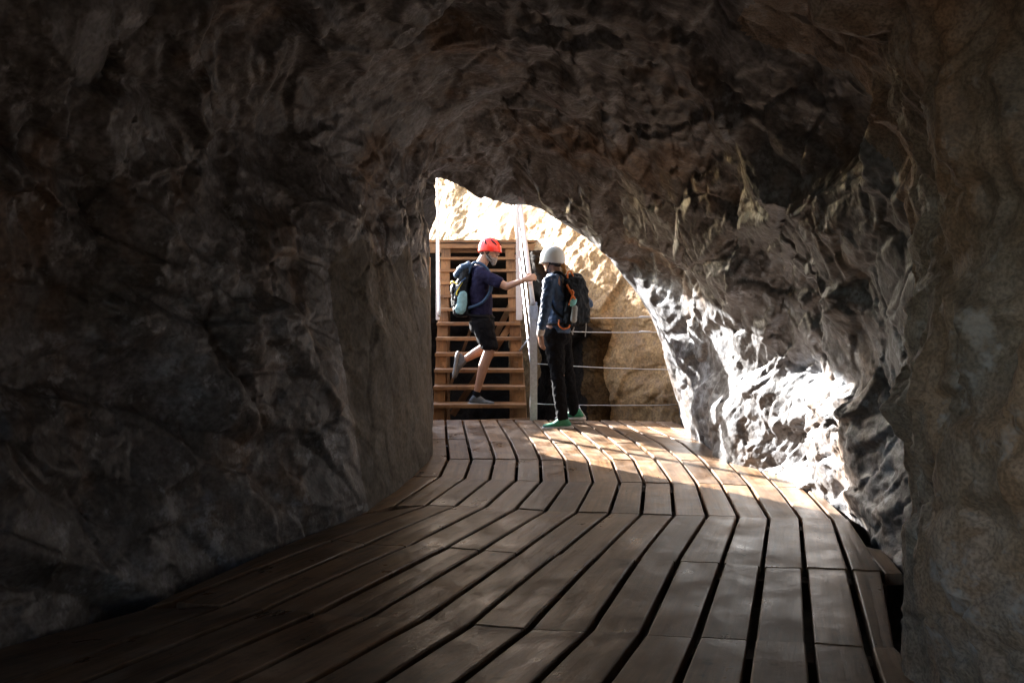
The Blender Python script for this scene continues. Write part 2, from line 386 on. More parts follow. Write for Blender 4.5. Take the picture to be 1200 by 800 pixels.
# normals must point into the tunnel
cen = np.array([0.1, 5.0, 1.2]);
chk = g[300, 320]; 
if np.dot(nrm[300, 320], np.array([0.0, chk[1], 1.2])-chk) < 0: nrm = -nrm
sh = g.shape; P = g.reshape(-1, 3)
smooth_zone = sstep(4.4, 5.3, P[:,1])*sstep(0.1, -0.35, P[:,0])*sstep(1.75, 1.25, P[:,2]+0.35*fbm(P*1.3, 2, 91))
smooth_zone = smooth_zone*(1-0.8*sstep(7.15, 7.5, P[:,1]))
rubble = np.exp(-(((P[:,1]-5.6)/0.8)**2))*sstep(1.0, 1.6, P[:,0])*sstep(1.0, .4, P[:,2])
near_rim = np.exp(-((P[:,1]-Yrim(600+1000*P[:,0]/np.maximum(P[:,1], .5)))/0.45)**2)*(P[:,1] > 5)
calm = 1-0.66*sstep(5.4, 6.2, P[:,1])*sstep(0.8, 1.2, P[:,0])*sstep(1.6, 1.2, P[:,2])
nearr = 1+0.10*sstep(3.3, 2.6, P[:,1])*sstep(0.6, 0.95, P[:,0])
d = rock_disp(P, 1.2, (0.95+0.4*rubble)*calm*nearr, (1.2+0.6*rubble)*nearr*(0.35+0.65*calm))
fl = P*np.array([1.6, 1.6, 0.35]); d = d + 0.075*sstep(3.6, 2.6, P[:,1])*sstep(0.5, 0.9, P[:,0])*ridged(fl*1.3, 3, 61)
d = d - d.mean()
print('DISP', d.mean(), d.std())
foot = sstep(0.5, 0.0, np.abs(P[:,2]))*(P[:,1] > 2)
d = d*(1-0.74*smooth_zone)*(1-0.68*near_rim)*(1-0.35*foot)
# crease behind the near right bulge, hollow in the left wall and a drip curtain at the right
d = d - 0.16*np.exp(-((P[:,1]-4.4)/.55)**2 - ((P[:,0]+1.2)/.5)**2 - ((P[:,2]-1.95)/.35)**2)
g2 = (P + nrm.reshape(-1, 3)*d[:, None]).reshape(sh)
mi = ((smooth_zone.reshape(sh[:2]) > 0.5)).astype(int)
# opening added in the left wall, behind the viewer, to light the right wall
wob = 0.18*fbm(P*1.7, 3, 44)
hole = ((P[:,1]+.45)/1.0)**2 + ((P[:,2]-1.35)/.85)**2 + wob*3 < 1
hole = (hole & (P[:,0] < -.8)).reshape(sh[:2])
brown = (P[:,0] > .75) & (P[:,1] + 0.5*fbm(P*1.2, 3, 72) < 3.5); mi = np.where(brown.reshape(sh[:2]), 2, mi)
tun = grid_mesh('rock_tunnel', g2, [M['rock'], M['plaster'], M['brown_rock']], mi, None, hole)
tag(tun, 'dark grey and brown rock tunnel with rough vaulted walls', 'tunnel', kind='structure')

# ochre cliff outside the mouth: plan line going away to the left, leaning back
def cliff():
    plan = np.array([(2.8,8.2),(1.95,8.5),(1.62,9.05),(1.15,9.7),(.66,10.3),(.36,11.1),(-.18,12.2),(-.78,13.3),(-1.45,14.5),(-2.4,16.2),(-4.0,19.0),(-7.0,24.0)])
    nu, nv = 520, 420
    t = np.linspace(0, 1, nu); t = (t**0.9)*(len(plan)-1)
    c = catmull(plan, t)
    zz = np.concatenate([np.linspace(-2.6, 0.0, 70, endpoint=False), np.linspace(0, 3.6, 300, endpoint=False), np.linspace(3.6, 8.5, 50)])
    tan = np.gradient(c, axis=0); tan /= np.linalg.norm(tan, axis=1, keepdims=True)
    nn = np.stack([-tan[:,1], tan[:,0]], axis=1)   # toward camera / left
    if nn[nu//2, 0] > 0: nn = -nn
    g = np.zeros((nu, nv, 3))
    lean = 0.12*np.maximum(zz-1.0, 0) + 0.02*zz
    # cavity under the landing
    s = c[:,0]
    cav = sstep(1.10+.25*vnoise(np.stack([zz*0,zz*2.2,zz*0+5],1))[None,:], 0.62, s[:,None])*sstep(1.45, 0.6, zz)[None,:]
    off = lean[None,:] + 0.0*cav
    g[:,:,0] = c[:,0][:,None] - nn[:,0][:,None]*off
    g[:,:,1] = c[:,1][:,None] - nn[:,1][:,None]*off
    g[:,:,2] = zz[None,:]
    n = grid_normals(g)
    if n[nu//2, 250, 1] > 0: n = -n
    P = g.reshape(-1, 3)
    d = rock_disp(P+40, 0.8, 0.42, 0.7, 50); d = d - d.mean()
    edge = np.minimum(1.0, 0.35+np.linspace(0, 1, nu)*6)[:, None].repeat(nv, 1).reshape(-1)
    return (P + n.reshape(-1, 3)*(d*edge)[:, None]).reshape(g.shape), (cav > .45).astype(int)
cg, ci = cliff()
cl = grid_mesh('rock_cliff', cg, [M['ochre']])
tag(cl, 'sunlit ochre cliff face outside the tunnel mouth', 'cliff', kind='structure')

# ledge added under the landing as dark backdrop; shade is put into its colour
def ledge():
    plan = np.array([(-4.5,11.9),(-2.6,11.75),(-1.2,11.6),(-.2,11.55),(.21,11.3),(.24,10.5),(.46,9.85),(.82,9.46),(1.06,9.62),(1.3,10.4)])
    nu, nv = 300, 220
    t = np.linspace(0, 1, nu)*(len(plan)-1); c = catmull(plan, t)
    top = 1.84 - 0.42*sstep(0.2, 0.35, c[:,0]) - 0.62*sstep(0.35, 0.85, c[:,0]) + 0.05*fbm(np.stack([c[:,0]*3, c[:,1]*3, c[:,0]*0], 1), 3, 8)
    v = np.linspace(0, 1, nv)
    up = np.clip(v/0.8, 0, 1); back = np.clip((v-.8)/.2, 0, 1)
    Z = -2.8 + (top[:,None]+2.8)*up[None,:]
    bk = 0.25*sstep(.7, 0, up)[None,:]*0.0 + back[None,:]*2.5 + 0.35*sstep(0.0, 1.0, 1-np.abs(Z-.4)/1.3)
    g = np.stack([c[:,0][:,None]+bk*.35, c[:,1][:,None]+bk, Z - back[None,:]*.1], axis=2)
    n = grid_normals(g)
    if n[nu//2, 80, 1] > 0: n = -n
    P = g.reshape(-1, 3); d = rock_disp(P+70, 0.4, 0.4, 1.0, 33); d = d-d.mean()
    return (P + n.reshape(-1, 3)*d[:, None]).reshape(g.shape)
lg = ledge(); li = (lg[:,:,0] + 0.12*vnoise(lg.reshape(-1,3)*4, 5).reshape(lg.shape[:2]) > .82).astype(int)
tag(grid_mesh('shade_ledge', lg, [M['shade_rock'], M['shade_ochre']], li), 'rock ledge added under the stair landing, painted black for the shade there', 'rock', kind='structure')

# rock shoulder added left of the stairs, mostly unseen, to block low sun
def outcrop():
    nu, nv = 220, 160
    u = np.linspace(0, 1, nu); v = np.linspace(0, 1, nv)
    U, V = np.meshgrid(u, v, indexing='ij')
    Y = 7.6 + U*5.8
    ang = V*math.pi
    H = 1.18 + 0.20*U*6*0.25
    X = -1.75 + 0.62*np.cos(ang)*(1.0) - 0.05*U
    Z = -2.6 + (H+2.6)*np.sin(ang)**0.55
    g = np.stack([X - 0.10*U*3, Y, Z], axis=2)
    n = grid_normals(g)
    if n[nu//2, nv//2, 2] < 0: n = -n
    P = g.reshape(-1, 3); d = rock_disp(P+9, 0.8, 0.7, 0.8, 80)
    return (P + n.reshape(-1, 3)*d[:, None]).reshape(g.shape)
oc = grid_mesh('sun_block_rock', outcrop(), [M['ochre']])
tag(oc, 'low ochre rock shoulder added beside the stair foot to block low sun', 'rock', kind='structure')

# ground: one sheet to the horizon, lower than the deck
def ground():
    a = np.concatenate([-np.geomspace(900, 6, 40), np.linspace(-5.5, 5.5, 90), np.geomspace(6, 900, 40)])
    bb = np.concatenate([-np.geomspace(900, 6, 40), np.linspace(-5.5, 16, 160), np.geomspace(17, 900, 40)])
    X, Y = np.meshgrid(a, bb, indexing='ij')
    P = np.stack([X, Y, np.zeros_like(X)], axis=2).reshape(-1, 3)
    z = -0.62 + 0.09*fbm(P*1.1, 4, 3) - 1.7*sstep(8.3, 8.9, P[:,1])
    P[:,2] = z
    return P.reshape(X.shape+(3,))
tag(grid_mesh('ground', ground(), [M['soil']]), 'rough stony ground under and beyond the walkway', 'ground', kind='structure')

# ---------------------------------------------------------------- boardwalk
# joint rows, far to near: photo position of every gap between boards
ROW = {
 'A': [(502,492),(522,491.5),(542,491.5),(562,491.5),(582,491.5),(602,491.5),(623,491.5),(642,492),(662,492),(682.5,492),(702.5,492),(722,492),(743,492.5),(767,493),(789,493)],
 'B': [(501,514),(523.3,514),(547.5,514),(572.5,515),(597,515),(624,518),(648,518),(673,518),(695,518),(720,518),(745,518),(772,518),(798,518),(825,518),(850,519)],
 'C': [(498,536),(525.3,536.5),(552.5,536.7),(579.5,537),(606.3,537.5),(633,537.5),(661.5,537.5),(688.5,537.5),(716,537.5),(742.5,538),(768,538),(796,538),(824,539),(852,540),(882,541),(910,542)],
 'D': [(484,558),(515,558),(544,560),(573.8,561),(604.5,561.5),(634,562.5),(664.5,563),(695,563.5),(726,564),(755,564.5),(786.7,565),(816.7,565.5),(845,566),(878,568),(909,569),(941,569),(956,570)],
 'E': [(422,602),(462,592),(499,591),(534,592),(569,593),(605,595),(639,597.5),(675.5,599),(714,599.5),(751.6,600.6),(789.6,602),(828.5,603),(865,604),(901,605.5),(938,606.5),(975,607),(996,607.5)],
 'F': [(330,640),None,(392,631),(430,636),(478,638),(523.5,640),(564,643.5),(608,646.5),(652,649),(699,652),(747,654),(794,656),(846,658),(893,662.5),(943,663.5),(995.5,666),(1036,668)],
 'G': [(170,712),None,(203,704),(262,708),(312,713),(371,717),(431,722),(496.5,723.5),(552,729.5),(619,735),(690,737.5),(753,741.5),(816,745),(880.7,748.5),(949,751.6),(1018,757),(1053,757)],
}
rows = []
for k in 'ABCDEFG':
    rows.append([None if p is None else G(*p) for p in ROW[k]])
def wrow(Y, xs): return [None if x is None else Vector((x, Y, 0)) for x in xs]
rows.append(wrow(2.0, [-2.6,None,None,-2.0,-1.76,-1.52,-1.27,-1.03,-.79,-.52,-.26,0.0,.26,.50,.74,.96,1.3]))
rows.append(wrow(0.6, [-2.9,None,None,-2.3,-2.1,-1.9,-1.66,-1.43,-1.19,-.93,-.66,-.38,-.12,.14,.42,.68,1.2]))
rows.append(wrow(-1.4, [-2.9,None,None,-2.3,-2.1,-1.9,-1.66,-1.43,-1.19,-.93,-.66,-.38,-.12,.14,.42,.68,1.2]))
rows.append(wrow(-4.5, [-2.9,None,None,-2.3,-2.1,-1.9,-1.66,-1.43,-1.19,-.93,-.66,-.38,-.12,.14,.42,.68,1.2]))
deck_root = empty('boardwalk', G(640, 560), 'wavy brown timber boardwalk curving along the tunnel floor to the stairs', 'boardwalk')
bm = bmesh.new(); uvl = bm.loops.layers.uv.new('UVMap')
def add_board(a0, a1, b0, b1, zoff, tiltn, tiltf, th=0.052):
    """a* far end left/right, b* near end left/right"""
    nseg = 6
    L = ((a0+a1)/2-(b0+b1)/2).length; W = ((a1-a0).length+(b1-b0).length)/2
    bow = random.uniform(-.0025, .0025)
    rings = []
    r = 0.007
    prof = [(0,-th),(0,-r),(0.3*r,-0.3*r),(r,0)]
    for i in range(nseg+1):
        t = i/nseg; l = a0.lerp(b0, t); q = a1.lerp(b1, t); w = (q-l); wl = max(w.length, .02); w = w/wl
        z = zoff + tiltf*(1-t) + tiltn*t + bow*math.sin(math.pi*t)
        ends = 0.0
        if i in (0, nseg): ends = -0.003
        pts = []
        for (dx, dz) in prof: pts.append((l + w*dx + Vector((0,0,z+dz+ends)), 0.0+dx))
        for k in range(1, 4):
            cup = 0.0012*math.cos(math.pi*k/4*2)
            pts.append((l + w*(wl*k/4) + Vector((0,0,z+cup+ends)), wl*k/4))
        for (dx, dz) in prof[::-1]: pts.append((q - w*dx + Vector((0,0,z+dz+ends)), wl-dx))
        rings.append([(bm.verts.new(p), u, t*L) for p, u in pts])
    def face(vs):
        f = bm.faces.new([v[0] for v in vs]); f.smooth = False
        for lp, v in zip(f.loops, vs): lp[uvl].uv = (v[2], v[1])
    m = len(rings[0])
    for A, B in zip(rings[:-1], rings[1:]):
        for k in range(m-1): face([A[k], B[k], B[k+1], A[k+1]])
        face([A[m-1], B[m-1], B[0], A[0]])
    face(rings[0]); face(rings[-1][::-1])
random.seed(21)
for ri in range(len(rows)-1):
    FA, NB = rows[ri], rows[ri+1]
    n = min(len(FA), len(NB))
    idx = [i for i in range(n) if FA[i] is not None and NB[i] is not None]
    for i, j in zip(idx[:-1], idx[1:]):
        if j-i > 1 and False: continue
        hg = 0.0105 + random.uniform(-.002, .002)
        if ri in (5, 6, 7): hg += 0.004
        def inset(p, q, a):
            d = (q-p); L = d.length; return p + d/L*min(a, L*.3)
        a0 = inset(FA[i], FA[j], hg if i else 0); a1 = inset(FA[j], FA[i], hg)
        b0 = inset(NB[i], NB[j], hg if i else 0); b1 = inset(NB[j], NB[i], hg)
        e = 0.0022
        dl = (a0-b0).normalized()*e; dr = (a1-b1).normalized()*e
        add_board(a0-dl, a1-dr, b0+dl, b1+dr, random.uniform(-.003, .002), random.uniform(-.003, .003), random.uniform(-.003, .003))
# short ledge board by the right wall
add_board(G(1010,637), G(1034,642), G(1037,669), G(1058,669), -.006, 0, 0)
bmesh.ops.recalc_face_normals(bm, faces=bm.faces)
from_bm('decking', bm, M['deck'], deck_root)
def uv_beam(name, a, b, w, h, m, parent, bevel=0.004):
    """beam with a lengthwise UV"""
    a, b = Vector(a), Vector(b); d = (b-a); L = d.length; d.normalize()
    up = Vector((0,0,1)) if abs(d.z) < 0.9 else Vector((0,1,0))
    s = d.cross(up).normalized(); u = s.cross(d).normalized()
    bm = bmesh.new(); bm_box(bm, (0,0,0), (L/2, w/2, h/2))
    bmesh.ops.bevel(bm, geom=bm.edges[:], offset=bevel, segments=2, affect='EDGES')
    uvl = bm.loops.layers.uv.new('UVMap'); c = (a+b)/2; off = random.uniform(0, 9)
    for f in bm.faces:
        for lp in f.loops:
            co = lp.vert.co; lp[uvl].uv = (co.x+off, (co.y if abs(f.normal.z) > .5 else co.z)+off)
    for v in bm.verts: v.co = c + d*v.co.x + s*v.co.y + u*v.co.z
    bmesh.ops.recalc_face_normals(bm, faces=bm.faces)
    return from_bm(name, bm, m, parent)
for ri, r in enumerate(rows):
    l = next(p for p in r if p); q = [p for p in r if p][-1]
    dz = Vector((0,0,-.115))
    uv_beam('joist', l+dz, q+dz, .09, .12, M['beam'], deck_root)
uv_beam('end_board', at(501,496,8.52)+Vector((0,0,-.03)), Vector((.25,8.52,-.04)), .03, .10, M['stair'], deck_root)

# ---------------------------------------------------------------- stairs
NS = 12; W0 = (-.825, .150); dX = -.0102
stair = empty('staircase', (-.34, 8.8, 0), 'orange brown open timber staircase climbing from the end of the boardwalk', 'staircase')
def sp(k): return 8.80 + .222*k, .109 + .163*k, dX*k      # Y, z of tread top, x shift
for k in range(NS):
    Y, z, sx = sp(k)
    uv_beam('tread', (W0[0]+sx, Y+.13, z-.018), (W0[1]+sx, Y+.13, z-.018), .27, .036, M['stair'], stair)
    for xx in (W0[0]+.065+sx, W0[1]-.065+sx):
        uv_beam('cleat', (xx, Y+.06, z-.037), (xx, Y+.06, z-.163+.001), .12, .05, M['stair'], stair, .002)
for xx in (W0[0]+.015, W0[1]-.015):
    Y0, z0, _ = sp(0); Y1, z1, s1 = sp(NS-1)
    uv_beam('stringer', (xx, Y0+.18, z0-.28), (xx+s1, Y1+.18, z1-.2), .045, .22, M['stair'], stair)
for xx in (-.745, .045):
    uv_beam('support_post', (xx, 9.45, -1.6), (xx, 9.45, .50), .05, .06, M['stair'], stair)
    uv_beam('support_post', (xx-.05, 10.6, -1.6), (xx-.05, 10.6, 1.30), .05, .06, M['stair'], stair)
uv_beam('brace', at(530,486,10.0), at(600,378,10.0), .035, .075, M['stair'], stair)
uv_beam('brace', at(521,470,10.3), at(552,385,10.3), .035, .075, M['stair'], stair)
uv_beam('brace', at(571,412,10.9), at(600,355,10.9), .035, .075, M['stair'], stair)
# landing at the top with its facing board going off to the right
Yl = 8.80+.222*NS; zl = .109+.163*(NS)-.09
for k in range(5):
    uv_beam('landing_board', (-1.15, Yl+.09+.16*k, zl), (.40, Yl+.09+.16*k, zl), .15, .036, M['stair'], stair)
uv_beam('fascia_board', (-1.15, Yl-.01, zl-.10), (.42, Yl-.01, zl-.10), .03, .12, M['stair'], stair)

# handrail on the right of the stairs
rail_r = empty('handrail', (.2, 8.5, 0), 'pale metal handrail with steel posts and cables between the two hikers', 'handrail')
def post(name, base, top, w, m, parent):
    bm = bmesh.new(); bm_beam(bm, base, top, w, w*.75, Vector((0,1,0)))
    bmesh.ops.bevel(bm, geom=bm.edges[:], offset=.006, segments=2, affect='EDGES')
    return from_bm(name, bm, m, parent)
bx, by = .215, 8.50
post('post', (bx, by, -.12), (bx, by, 1.17), .072, M['steel'], rail_r)
post('post', (.085, 10.0, .95), (.085, 10.0, 2.75), .075, M['painted'], rail_r)
def railpt(Y, dz=0): t = (Y-by); return Vector((bx-.01 - .068*t, Y, 1.18 + .735*t - dz))
bm = bmesh.new(); bm_tube(bm, [railpt(8.46), railpt(9.4), railpt(10.6), railpt(11.4)], .024, 12); from_bm('top_rail', bm, M['painted'], rail_r, True)
for i, (dz, rr) in enumerate(((.20,.006),(.38,.007),(.56,.006),(.74,.006))):
    bm = bmesh.new()
    pts = [railpt(8.5 + s*2.8/8, dz) + Vector((.012*(i % 2)-.02, 0, -.02*math.sin(math.pi*s/8))) for s in range(9)]
    bm_tube(bm, pts, rr, 8); from_bm('cable', bm, M['steel'], rail_r, True)
bm = bmesh.new(); bm_tube(bm, [at(609,411,8.6), at(621,395,8.5)], .009, 8); from_bm('tie_rod', bm, M['steel'], rail_r, True)
bm = bmesh.new(); bm_box(bm, (bx, by, 1.06), (.044, .034, .07)); from_bm('bracket', bm, M['steel'], rail_r, False, .004)
for zz in (.2, .5, .83, 1.0):
    bm = bmesh.new(); bm_tube(bm, [(bx, by-.02, zz), (bx, by-.046, zz)], .011, 6); from_bm('bolt', bm, M['steel'], rail_r)

rail_l = empty('handrail', (-.75, 8.8, 0), 'overexposed white handrail at the left edge of the stairs beside the pillar', 'handrail')
def railL(Y, dz=0): t = Y-8.8; return Vector((-.752-.095*t, Y, 1.10+.74*t-dz))
bm = bmesh.new(); bm_tube(bm, [railL(8.74, 0)+Vector((0,0,-.03)), railL(8.8), railL(9.6), railL(10.6), railL(11.4)], .016, 12); from_bm('top_rail', bm, M['painted'], rail_l, True)
for dz in (.22, .42):
    bm = bmesh.new(); bm_tube(bm, [railL(9.4, dz), railL(10.4, dz+.01), railL(11.4, dz)], .006, 8); from_bm('cable', bm, M['steel'], rail_l, True)
post('post', (-.87, 10.0, .95), (-.87, 10.0, 1.99), .045, M['painted'], rail_l)

# timber board upright against the pillar's far edge
uv_beam_o = uv_beam('wooden_post', (-.845, 8.62, -.3), (-.845, 8.62, 1.62), .04, .07, M['stair'], None)
tag(uv_beam_o, 'narrow upright orange timber post at the left foot of the stairs', 'post')

# wire ropes from the steel post to the rock
for i, (y0, y1, zoff, where) in enumerate(((371.5, 371, 0, 'topmost wire rope of the four spanning from the post to the ochre rock'),
                                    (387, 389, 0, 'second wire rope from the top behind the backpack, running to the ochre rock'),
                                    (426, 433, 0, 'third wire rope from the top, crossing behind the knees of the woman'),
                                    (473, 474, 0, 'lowest wire rope near the deck, behind the ankles of the woman'))):
    a = at(626, y0, 8.53); b = at(797, y1, 8.75)
    w = empty('wire_rope', a, where, 'wire rope', 'steel wire ropes across the drop')
    bm = bmesh.new()
    pts = [a.lerp(b, s/14) + Vector((0, 0, -.012*math.sin(math.pi*s/14) + random.uniform(-.0015, .0015))) for s in range(15)]
    bm_tube(bm, pts, .0038, 8); from_bm('cable', bm, M['steel'], w, True)
    t = .76; c = a.lerp(b, t); dd = (b-a).normalized()
    if i in (0, 1):
        bm = bmesh.new(); bm_tube(bm, [c-dd*.07, c-dd*.05, c-dd*.045, c+dd*.045, c+dd*.05, c+dd*.07], [.004,.006,.009,.009,.006,.004], 8)
        from_bm('turnbuckle', bm, M['steel'], w, True)
bm = bmesh.new(); bm_tube(bm, [at(676,471,8.56), at(680,480,8.50), at(686,489,8.45)], .008, 8)
o = from_bm('stay_rod', bm, M['painted'], None, True); tag(o, 'short pale slanting rod beside the far green shoe', 'rod')

# ---------------------------------------------------------------- people
def hand(shapes, wrist, direction, palm_n, curl=0.5, side=1, s=1.0):
    """five fingers of unequal length on a palm; direction = towards fingertips, palm_n = out of the palm"""
    d = Vector(direction).normalized(); n = Vector(palm_n); n = (n - d*n.dot(d)).normalized(); a = d.cross(n)*side
    w = Vector(wrist); pc = w + d*.05*s
    shapes.append([(w, .027*s), (w + d*.02*s, .026*s), (pc + a*.022*s + d*.03*s, .015*s), (pc - a*.026*s + d*.025*s, .014*s)])
    for off, L in ((.030, .066), (.010, .078), (-.010, .072), (-.029, .056)):
        p = pc + a*off*s + d*.035*s; ang = 0.0
        for k, fr in enumerate((.42, .32, .26)):
            ang += curl*(0.6 if k == 0 else 1.0)
            q = p + (d*math.cos(ang) + n*math.sin(ang))*L*fr*s
            shapes.append([(p, (.0098-.001*k)*s), (q, (.0090-.001*k)*s)]); p = q
    p = w + d*.025*s + a*.024*s
    q = p + (a*.75 + d*.6 + n*.35).normalized()*.042*s; shapes.append([(p, .014*s), (q, .011*s)])
    r = q + (a*.1 + d*.8 + n*.6*(1+curl)).normalized()*.034*s; shapes.append([(q, .0105*s), (r, .0085*s)])

def head_shapes(c, F, s=1.0, nosek=1.0):
    """c = centre of the skull, F = facing direction"""
    F = Vector(F).normalized(); U = Vector((0,0,1)); U = (U - F*U.dot(F)).normalized(); Lx = U.cross(F)
    rot = Matrix((F, Lx, U)).transposed()
    def p(f, l, u): return Vector(c) + (F*f + Lx*l + U*u)*s
    sh = [[(p(-.012,0,.02), (.098*s, .076*s, .092*s, rot)), (p(.012,0,.0), (.082*s, .070*s, .085*s, rot))],
          [(p(.02,0,-.02), (.070*s, .062*s, .07*s, rot)), (p(.045,0,-.085), (.034*s, .036*s, .026*s, rot))],   # jaw
          [(p(.085,0,-.002), .012*s), (p(.104,0,-.030), .012*s), (p(.088,0,-.038), (.012*s, .018*s, .010*s, rot))],   # nose
          [(p(.080,.03,.022), .012*s), (p(.080,-.03,.022), .012*s)],                                               # brow
          [(p(.080,.0,-.058), (.014*s, .024*s, .008*s, rot))], [(p(.077,0,-.069), (.013*s, .021*s, .008*s, rot))],  # lips
          [(p(.068,0,-.092), .018*s)],
          [(p(.062,.038,-.018), .018*s)], [(p(.062,-.038,-.018), .018*s)]]                                          # cheeks
    for sd in (1, -1):
        sh.append([(p(-.008, .076*sd, .012), (.018*s, .008*s, .026*s, rot)), (p(-.012, .072*sd, -.022), (.010*s, .008*s, .012*s, rot))])
    return sh, p, rot

def helmet(name, p, rot, m, parent, s=1.0, brim=0.0, vents=True, dark=None, low=0.57):
    """open-bottomed shell with a rim, worn tilted"""
    me_v = []; bm = bmesh.new(); nu, nv = 44, 18
    def shell(a, t, r_off):
        # a around, t 0 top .. 1 rim
        ph = t*math.pi*low
        sp_ = math.sin(ph)**0.86; f = math.cos(a)*sp_; l = math.sin(a)*sp_; u = math.cos(ph)
        rf, rl, ru = .124+r_off, .104+r_off, .122+r_off
        drop = 0.018*max(0, -math.cos(a))*t**3
        groove = 0
        if vents:
            groove = -0.006*max(0, math.cos(a*6))**4*math.exp(-((t-.55)/.2)**2)
        k = 1 + 0.03*math.cos(a)*t
        bx_ = brim*max(0, math.cos(a))**3*max(0, (t-.9)/.1)
        return p((f*(rf+groove)*k + bx_), l*(rl+groove), u*(ru+groove) + .018 - drop)
    outer = [[bm.verts.new(shell(2*math.pi*i/nu, j/nv, 0)) for i in range(nu)] for j in range(1, nv+1)]
    inner = [[bm.verts.new(shell(2*math.pi*i/nu, j/nv, -.010)) for i in range(nu)] for j in range(1, nv+1)]
    top = bm.verts.new(shell(0, 0, 0)); topi = bm.verts.new(shell(0, 0, -.010))
    for i in range(nu):
        k = (i+1) % nu
        bm.faces.new((top, outer[0][i], outer[0][k])); bm.faces.new((topi, inner[0][k], inner[0][i]))
        for j in range(nv-1):
            bm.faces.new((outer[j][i], outer[j+1][i], outer[j+1][k], outer[j][k]))
            bm.faces.new((inner[j][i], inner[j][k], inner[j+1][k], inner[j+1][i]))
        bm.faces.new((outer[-1][i], inner[-1][i], inner[-1][k], outer[-1][k]))
    bmesh.ops.recalc_face_normals(bm, faces=bm.faces)
    h = from_bm(name, bm, m, parent, True)
    if dark:
        # dark vent slots lying on the shell
        for a0 in (-.35, .35, 1.25, -1.25, 2.2, -2.2):
            bm = bmesh.new()
            pts = [shell(a0 + .10*s_, .34+.34*s_/6, .001) for s_ in range(7)]
            bm_tube(bm, pts, [.002, .006, .0085, .009, .0085, .006, .002], 8)
            v = from_bm('vent', bm, dark, None, True); v.parent = h; v.matrix_parent_inverse = h.matrix_parent_inverse.copy(); v.matrix_parent_inverse = Matrix.Identity(4)
    return shell
def shoe(ankle, toe_dir, up, upper, solem, parent, L=.29, s=1.0):
    """ankle point, direction to toe; shoe with sole"""
    T = Vector(toe_dir).normalized(); U = Vector(up); U = (U - T*U.dot(T)).normalized(); S = U.cross(T)
    rot = Matrix((T, S, U)).transposed(); A = Vector(ankle)
    def p(t, s_, u): return A + T*t + S*s_ + U*u
    sh = [[(p(-.035,0,-.045), (.04,.034,.030,rot)), (p(.0,0,.0), (.045,.040,.03,rot)), (p(.06,0,-.040), (.04,.038,.030,rot))],
          [(p(.05,0,-.048), (.05,.041,.028,rot)), (p(.15,0,-.060), (.048,.040,.020,rot))]]
    u = blob('shoe', sh, upper, parent, .007, 2)
    so = [[(p(-.045,0,-.080), (.054,.046,.026,rot)), (p(.14,0,-.078), (.074,.053,.021,rot))]]
    so_o = blob('sole', so, solem, parent, .007, 1)
    so_o.parent = u; so_o.matrix_parent_inverse = u.matrix_parent_inverse.copy() if False else Matrix.Identity(4)
    u_o = u
    return u
def fix_child(ch, pa):
    ch.parent = pa; ch.matrix_parent_inverse = pa.matrix_world.inverted() if False else Matrix.Identity(4)

# ----- man on the stairs
YM = 9.0
def m_(x, y, dy=0.0):
    v = at(x, y, YM); return Vector((v.x, YM+dy, v.z))
man = empty('person', m_(562, 474), 'man in red helmet, navy t-shirt and black shorts stepping on the stairs', 'person')
FH = Vector((1, -.28, -.10)).normalized()
hs, hp, hrot = head_shapes(m_(573.5, 294, -.02), FH, 1.0)
sh = list(hs)
sh.append(cap(m_(563,312,0), .062, m_(570,299,-.01), .056))            # neck
sh.append([(m_(562,322,.15), .055), (m_(564,322,-.15), .055), (m_(562,345,0), (.105,.16,.10)), (m_(563,318,0), (.07,.10,.05))])
sh.append([(m_(563,345,0), (.105,.16,.10)), (m_(564,372,0), (.105,.15,.10))])
# near (right) arm to the rail, far arm down
sh.append(cap(m_(565,322,-.18), .052, m_(594,336,-.24), .040)); sh.append(cap(m_(594,336,-.24), .038, m_(614,329,-.33), .025))
hand(sh, m_(613.5,329,-.34), Vector((.9,-.15,.30)), Vector((.1,1,-.4)), .75, 1, 1.0)
sh.append(cap(m_(562,322,.18), .050, m_(560,350,.24), .040)); sh.append(cap(m_(560,350,.24), .038, m_(565,374,.24), .026))
hand(sh, m_(565,375,.24), Vector((.2,0,-1)), Vector((1,-.3,0)), .35, 1, 1.0)
# legs
sh.append(cap(m_(565,378,-.09), .092, m_(574,409,-.10), .058)); sh.append([(m_(574,409,-.10), .056), (m_(567,428,-.10), .054)])
sh.append([(m_(567,428,-.10), .054), (m_(559,459,-.10), .033)]); sh.append(cap(m_(559,459,-.1), .034, m_(560,466,-.1), .034))
sh.append(cap(m_(565,378,.09), .090, m_(569,407,.12), .056)); sh.append([(m_(569,407,.12), .054), (m_(556,415,.13), .050)])
sh.append([(m_(556,415,.13), .050), (m_(543,423,.13), .032)])
blob('body', sh, M['skin'], man, .0062, 2)
ts_ = [[(m_(561,320,.165), .066), (m_(564,320,-.165), .066), (m_(562,345,0), (.122,.175,.11))],
       [(m_(563,345,0), (.122,.172,.10)), (m_(564,369,0), (.122,.165,.06))],
       [(m_(562,314,0), (.082,.095,.035)), (m_(562,322,0), (.10,.15,.05))],
       cap(m_(565,322,-.17), .066, m_(584,331,-.215), .062), cap(m_(562,322,.17), .064, m_(561,340,.21), .060)]
blob('t_shirt', ts_, M['navy'], man, .007, 2, .010)
shs = [[(m_(564,370,0), (.130,.175,.05)), (m_(565,382,0), (.135,.200,.10))],
       [(m_(565,378,-.09), (.122,.115,.10)), (m_(574,406,-.10), (.090,.088,.04))],
       [(m_(565,378,.09), (.120,.115,.10)), (m_(569,401,.12), (.090,.088,.04))]]
blob('shorts', shs, M['black'], man, .007, 2, .010)
s1 = shoe(m_(558.5,463.5,-.10), (1,-.12,-.02), (0,0,1), M['shoe_grey'], M['sole'], man)
